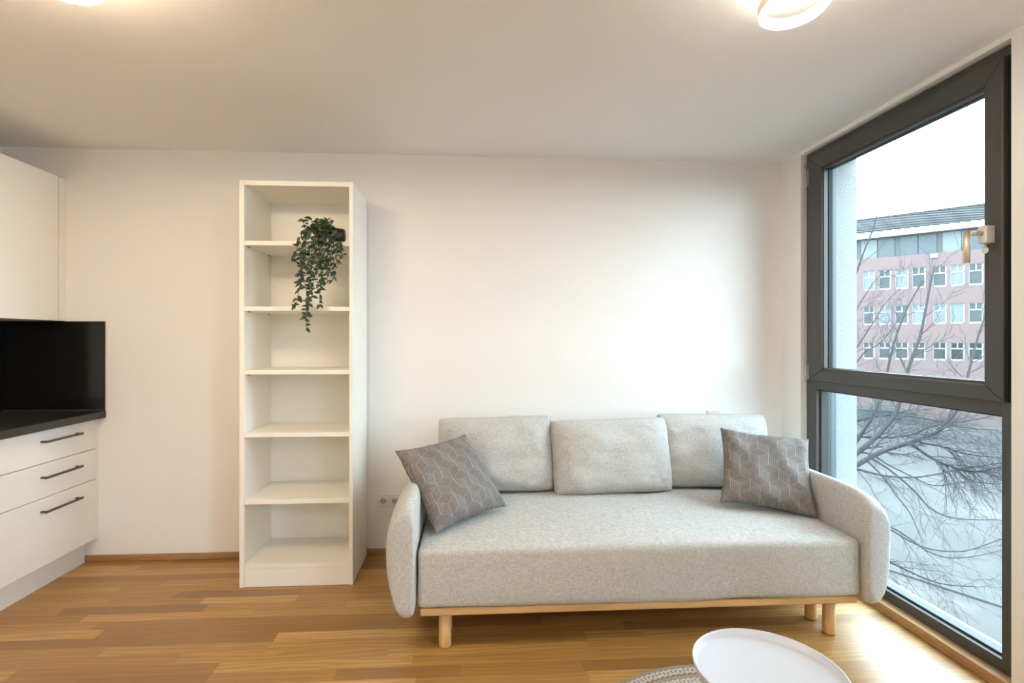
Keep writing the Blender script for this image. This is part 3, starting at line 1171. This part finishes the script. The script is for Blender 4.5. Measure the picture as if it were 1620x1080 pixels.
# ------------------------------------------------------------------ sockets
def socket(cx, cz, gangs, label):
    t = thing('wall_socket', label, 'socket', (cx, 0, cz), 'white wall sockets')
    p = .071
    w2 = p * gangs / 2 + .005
    bm = bmesh.new()
    bx(bm, cx - w2, cx + w2, -.009, 0, cz - .0405, cz + .0405, .003)
    obj('cover_plate', bm, M['socket'], t)
    for g in range(gangs):
        x = cx + (g - (gangs - 1) / 2) * p
        bm = bmesh.new()
        bx(bm, x - .0275, x + .0275, -.0115, -.0085, cz - .0275, cz + .0275, .0015)
        ins = obj('insert', bm, M['socket'], t)
        bm = bmesh.new()
        lathe(bm, [(.0195, 0), (.0215, 0), (.0215, .0025), (.0195, .0025), (.0195, 0)], 32, (x, -.0115, cz), Matrix.Rotation(PI / 2, 4, 'X'))
        obj('socket_rim', bm, M['socket'], ins)
        bm = bmesh.new()
        lathe(bm, [(0, 0), (.0195, 0), (.0195, .0008), (0, .0008)], 32, (x, -.0115, cz), Matrix.Rotation(PI / 2, 4, 'X'))
        obj('recess', bm, M['hinge'], ins)
        for dx in (-.0095, .0095):
            bm = bmesh.new()
            lathe(bm, [(0, 0), (.003, 0), (.003, .0015), (0, .0015)], 12, (x + dx, -.0117, cz), Matrix.Rotation(PI / 2, 4, 'X'))
            obj('pin_hole', bm, M['socketdark'], ins)


socket(-.498, .3375, 2, 'white double wall socket low on the wall between bookcase and sofa')
socket(.293, .8235, 1, 'white socket plate peeking over the left back cushion of the sofa')
socket(1.582, .8425, 1, 'white socket plate peeking over the right back cushion of the sofa')

# ------------------------------------------------------------------ outside: ground, kerb, building, shelter, tree
GZ = -5.3
bm = bmesh.new()
bx(bm, XR + WO - .02, 130, -90, 130, GZ - .3, GZ)
g = tag(obj('ground_snow', bm, M['snow']), kind='structure')
bm = bmesh.new()
t = bmesh.new()
bx(t, -9, 9, -.55, .55, 0, .05, .01)
join(bm, t, Matrix.Translation((13.2, 10.0, GZ)) @ Matrix.Rotation(math.radians(-62), 4, 'Z'))
tag(obj('street_kerb', bm, M['kerb']), 'wet grey kerb strip crossing the snowy ground below the window', 'kerb')

A = Vector((33.9, 40.8, 0))
fd = Vector((.706, -.708, 0)).normalized()     # along the facade, towards the right
fn = Vector((-.708, -.706, 0)).normalized()    # towards us
FM = Matrix((fd.to_4d(), (-fn).to_4d(), (0, 0, 1, 0), (0, 0, 0, 1))).transposed()
FM[0][3], FM[1][3], FM[2][3] = A.x, A.y, 0
for i in range(3):
    FM[3][i] = 0
FM[3][3] = 1
BG = thing('office_building', 'pale red brick office building with rows of white windows across the street', 'building')
BG.matrix_world = FM


def fobj(name, bm, mat, parent=BG):
    o = obj(name, bm, mat)
    o.parent = parent
    return o


S0, S1, DEP = -16.0, 24.0, 14.0
# wall with window recesses: piers and spandrels in front of a backing wall
pitch = [(.84, 1.65), (1.93, 2.79), (3.06, 3.96), (4.19, 5.07), (5.52, 6.38), (6.60, 7.46), (7.69, 8.55), (8.80, 9.66)]
rows_ = [(5.66, 7.38), (2.66, 4.30), (-.30, 1.16), (-3.30, -1.84)]
cols = list(pitch)
for k in range(6):
    cols.append((10.15 + k * 1.12, 10.15 + k * 1.12 + .86))
for k in range(4):
    cols.append((-.9 - k * 1.12, -.9 - k * 1.12 + .86))
cols.sort()
bm = bmesh.new()
bx(bm, S0, S1, .22, DEP, GZ, 8.45)
xs = [S0] + [c for cc in cols for c in cc] + [S1]
for i in range(0, len(xs), 2):
    bx(bm, xs[i], xs[i + 1], 0, .22, GZ, 8.45)
zz = [GZ] + [c for r in sorted(rows_) for c in r] + [8.45]
for c0, c1 in cols:
    for i in range(0, len(zz), 2):
        bx(bm, c0, c1, 0, .22, zz[i], zz[i + 1])
fobj('wall', bm, M['brick'])
rnd = random.Random(4)
for ri, (z0, z1) in enumerate(rows_):
    for ci, (c0, c1) in enumerate(cols):
        bm = bmesh.new()
        f = .085
        for q in ((c0, c0 + .05, z0, z1), (c1 - .10, c1, z0, z1), (c0, c1, z0, z0 + .13), (c0, c1, z1 - .05, z1)):
            bx(bm, q[0], q[1], .10, .18, q[2], q[3])
        zm = z1 - (z1 - z0) * .34
        style = ri == 1 and c0 > 6.5 and c0 < 7
        if not style:
            bx(bm, c0, c1, .10, .17, zm - .05, zm + .05)
            bx(bm, (c0 + c1) / 2 - .04, (c0 + c1) / 2 + .04, .10, .17, zm, z1)
        wf = fobj('window', bm, M['winframe'])
        bm = bmesh.new()
        bx(bm, c0 + .03, c1 - .06, .15, .2, z0 + .05, z1 - .03)
        key = 'paneB' if ri >= 2 else ('paneA' if (ci + ri) % 3 else 'paneC')
        if style or (ri < 2 and rnd.random() < .3):
            key = 'paneC'
        o = obj('pane', bm, M[key])
        o.parent = wf
# attic storey: set-back glazed band with mullions, eaves board, metal roof
bm = bmesh.new()
bx(bm, S0, S1, .55, DEP, 8.45, 10.2)
fobj('attic_wall', bm, M['dark_frame'])
x = S0 + .2
k = 0
while x < S1 - 1.3:
    wd = 1.22
    bm = bmesh.new()
    bx(bm, x, x + wd - .09, .46, .6, 8.48, 10.12)
    fobj('attic_window', bm, M['paneD'] if k % 4 else M['paneC'])
    x += wd + (.30 if k % 2 else 0)
    k += 1
bm = bmesh.new()
bx(bm, S0 - .2, S1 + .2, -.25, 1.0, 10.16, 10.66)
fobj('eaves_board', bm, M['gutter'])
bm = bmesh.new()
vs = [(-.25, 10.66), (3.2, 12.46), (DEP, 12.46), (DEP, 10.2), (.8, 10.2)]
va = [bm.verts.new((S0 - .2, y, z)) for y, z in vs]
vb = [bm.verts.new((S1 + .2, y, z)) for y, z in vs]
bm.faces.new(va)
bm.faces.new(vb[::-1])
for i in range(len(vs)):
    bm.faces.new([va[i], vb[i], vb[(i + 1) % len(vs)], va[(i + 1) % len(vs)]])
rf = fobj('roof', bm, M['roofmetal'])
bm = bmesh.new()
x = S0 + 5.2
while x < S1:
    tube(bm, [(x, -.25, 10.69), (x - 5.2, 3.2, 12.49)], .055, 4)
    x += .62
o = obj('standing_seam', bm, M['seam'])
o.parent = rf
o['kind'] = 'stuff'
bm = bmesh.new()
bx(bm, S0 - .2, S1 + .2, 3.10, 3.3, 12.40, 12.58)
o = obj('ridge', bm, M['seam'])
o.parent = rf
bm = bmesh.new()
bx(bm, 5.35, 5.85, -.10, 0, 8.02, 8.40, .01)
fobj('wall_lamp', bm, M['gutter'])

bm = bmesh.new()
bx(bm, .4, 4.6, -3.2, -1.6, GZ, GZ + .9, .04)
bx(bm, .3, 4.7, -3.4, -1.5, GZ + .9, GZ + 1.02, .02)
o = obj('low_shelter', bm, M['shelter'])
o.matrix_world = FM
tag(o, 'low dull blue grey structure at the foot of the brick building', 'shelter')


# tree: limbs follow sightlines at measured distances, so they are real sized branches in the yard
def at(u, v, dist):
    r, z = (u - PX) / F, -(v - PY) / F
    ca, sa = math.cos(YAW), math.sin(YAW)
    return Vector((dist * (r * ca + sa), -DIST + dist * (-r * sa + ca), EYE + dist * z))


TR = thing('bare_tree', 'bare winter tree with long sweeping grey branches outside the window', 'tree', (6.2, 5.3, GZ))
trunk = [Vector((6.2, 5.3, GZ)), Vector((6.22, 5.32, -3.6)), Vector((6.15, 5.28, -2.2)), Vector((6.2, 5.4, -1.0)), Vector((6.1, 5.5, .4)), Vector((6.2, 5.7, 2.0)), Vector((6.1, 5.8, 3.6)), Vector((6.2, 6.0, 5.2))]
bm = bmesh.new()
tube(bm, trunk, [.22, .19, .17, .15, .11, .08, .05, .015], 12)
obj('trunk', bm, M['bark'], TR)
# (list of (u, v, distance)), start radius, twig count, droop
limbs = [
    ([(1349, 706, 8.8), (1376, 666, 8.9), (1392, 632, 9.0), (1403, 590, 9.2), (1415, 540, 9.4), (1436, 486, 9.7), (1462, 440, 10.)], .036, 16, .0),
    ([(1349, 722, 8.4), (1385, 692, 8.5), (1410, 664, 8.6), (1422, 640, 8.7), (1440, 575, 8.9), (1456, 530, 9.1), (1468, 470, 9.4), (1478, 420, 9.8)], .050, 16, .0),
    ([(1349, 739, 8.0), (1395, 714, 8.0), (1438, 700, 8.1), (1480, 684, 8.2), (1501, 666, 8.3), (1518, 640, 8.5), (1532, 590, 8.8), (1548, 530, 9.2), (1562, 490, 9.5)], .046, 26, .0),
    ([(1349, 668, 9.5), (1380, 660, 9.3), (1412, 657, 9.2), (1450, 660, 9.0), (1500, 668, 8.8), (1540, 664, 8.6), (1578, 655, 8.5)], .020, 26, -.15),
    ([(1349, 690, 9.0), (1400, 692, 8.9), (1440, 688, 8.8), (1470, 676, 8.8), (1500, 672, 8.8), (1540, 678, 8.7), (1580, 680, 8.6)], .020, 28, -.2),
    ([(1440, 700, 8.1), (1470, 722, 8.0), (1505, 738, 7.9), (1540, 746, 7.8), (1585, 738, 7.7)], .024, 40, -.25),
    ([(1455, 700, 8.1), (1490, 706, 8.0), (1530, 718, 7.9), (1585, 724, 7.8)], .018, 30, -.25),
    ([(1370, 727, 8.3), (1395, 752, 8.0), (1420, 786, 7.8), (1440, 812, 7.7), (1455, 846, 7.6)], .017, 4, -.15),
    ([(1375, 722, 8.4), (1410, 745, 8.1), (1445, 775, 7.9), (1475, 806, 7.7), (1515, 820, 7.6), (1580, 822, 7.5)], .018, 6, -.15),
    ([(1349, 740, 8.2), (1380, 748, 8.0), (1405, 753, 7.9), (1445, 755, 7.8), (1480, 750, 7.7), (1520, 742, 7.7), (1585, 732, 7.6)], .022, 14, -.1),
    ([(1349, 715, 8.6), (1378, 718, 8.5), (1405, 735, 8.3), (1440, 752, 8.2), (1478, 768, 8.1), (1530, 762, 8.0), (1580, 766, 7.9)], .018, 9, -.1),
    ([(1349, 835, 7.4), (1385, 832, 7.2), (1406, 836, 7.1), (1440, 856, 7.0), (1475, 869, 6.9), (1520, 872, 6.9), (1552, 864, 6.9), (1590, 850, 6.9)], .017, 5, -.05),
    ([(1385, 832, 7.2), (1410, 834, 7.0), (1440, 852, 6.9), (1468, 872, 6.8), (1500, 882, 6.8), (1540, 880, 6.7), (1585, 870, 6.7)], .013, 6, -.1),
    ([(1349, 868, 7.0), (1385, 878, 6.8), (1410, 890, 6.7), (1435, 902, 6.6), (1462, 914, 6.5), (1495, 924, 6.5), (1545, 928, 6.5)], .017, 12, -.2),
    ([(1349, 560, 9.8), (1365, 535, 9.8), (1385, 505, 9.9), (1400, 480, 10.), (1425, 455, 10.2)], .017, 10, .0),
    ([(1340, 470, 10.2), (1352, 440, 10.2), (1366, 400, 10.2), (1382, 360, 10.3), (1388, 335, 10.4), (1396, 315, 10.5)], .024, 10, .1),
    ([(1340, 530, 10.), (1352, 495, 10.), (1370, 465, 10.1), (1388, 440, 10.2), (1412, 425, 10.3)], .018, 10, .0),
    ([(1340, 600, 9.8), (1365, 560, 9.8), (1395, 540, 9.8), (1425, 500, 9.9), (1438, 480, 10.)], .016, 8, .0),
]
rt = random.Random(21)


def smooth(pts, n=5):
    out = []
    for i in range(len(pts) - 1):
        p0, p1, p2, p3 = pts[max(i - 1, 0)], pts[i], pts[i + 1], pts[min(i + 2, len(pts) - 1)]
        for k in range(n):
            t = k / n
            out.append(.5 * ((2 * p1) + (p2 - p0) * t + (2 * p0 - 5 * p1 + 4 * p2 - p3) * t * t + (3 * p1 - p0 - 3 * p2 + p3) * t ** 3))
    out.append(pts[-1].copy())
    return out


def twig(bm, p, d, ln, r, droop, lvl):
    pts, rad = [p.copy()], [r]
    q, dd = p.copy(), d.normalized()
    n = 6
    for i in range(n):
        dd = (dd + Vector((rt.uniform(-.16, .16), rt.uniform(-.16, .16), rt.uniform(-.14, .14) + droop * .35 + (.05 if droop >= 0 else 0)))).normalized()
        q = q + dd * (ln / n)
        pts.append(q.copy())
        rad.append(r * (1 - .8 * (i + 1) / n))
        if lvl and rt.random() < .85:
            side = dd.cross(Vector((rt.uniform(-1, 1), rt.uniform(-1, 1), rt.uniform(-1, 1)))).normalized()
            twig(bm, q, dd * .8 + side * .6, ln * rt.uniform(.3, .5), max(.0018, r * .55), droop, lvl - 1)
    tube(bm, pts, rad, 4, False)


for L, r0, nt, dr in limbs:
    P = smooth([at(*q) for q in L], 4)
    if L[0][0] <= 1349:
        # join the limb to the trunk behind the window jamb
        tz = P[0].z - .45
        k = min(range(len(trunk)), key=lambda i: abs(trunk[i].z - tz))
        P = smooth([trunk[k].lerp(P[0], .02), trunk[k].lerp(P[0], .5) + Vector((0, 0, -.05)), P[0]], 4)[:-1] + P
    else:
        pass
    bm = bmesh.new()
    n = len(P)
    R = [max(.004, r0 * (1 - .72 * i / (n - 1))) for i in range(n)]
    tube(bm, P, R, 8, True)
    br = obj('branch', bm, M['bark'], TR)
    bm = bmesh.new()
    for k in range(nt):
        i = min(n - 2, int(n * (.25 + .75 * (k + rt.random()) / nt)))
        d = (P[i + 1] - P[i]).normalized()
        side = d.cross(Vector((rt.uniform(-1, 1), rt.uniform(-1, 1), rt.uniform(-.6, 1)))).normalized()
        twig(bm, P[i], d * .85 + side * .62, rt.uniform(.3, .9), max(.003, R[i] * .42), dr, 2)
    o = obj('twigs', bm, M['twig'], None)
    o.parent = br
    o.matrix_parent_inverse = Matrix.Identity(4)
    o['kind'] = 'stuff'

# settle transforms of grandchildren built in world space
bpy.context.view_layer.update()
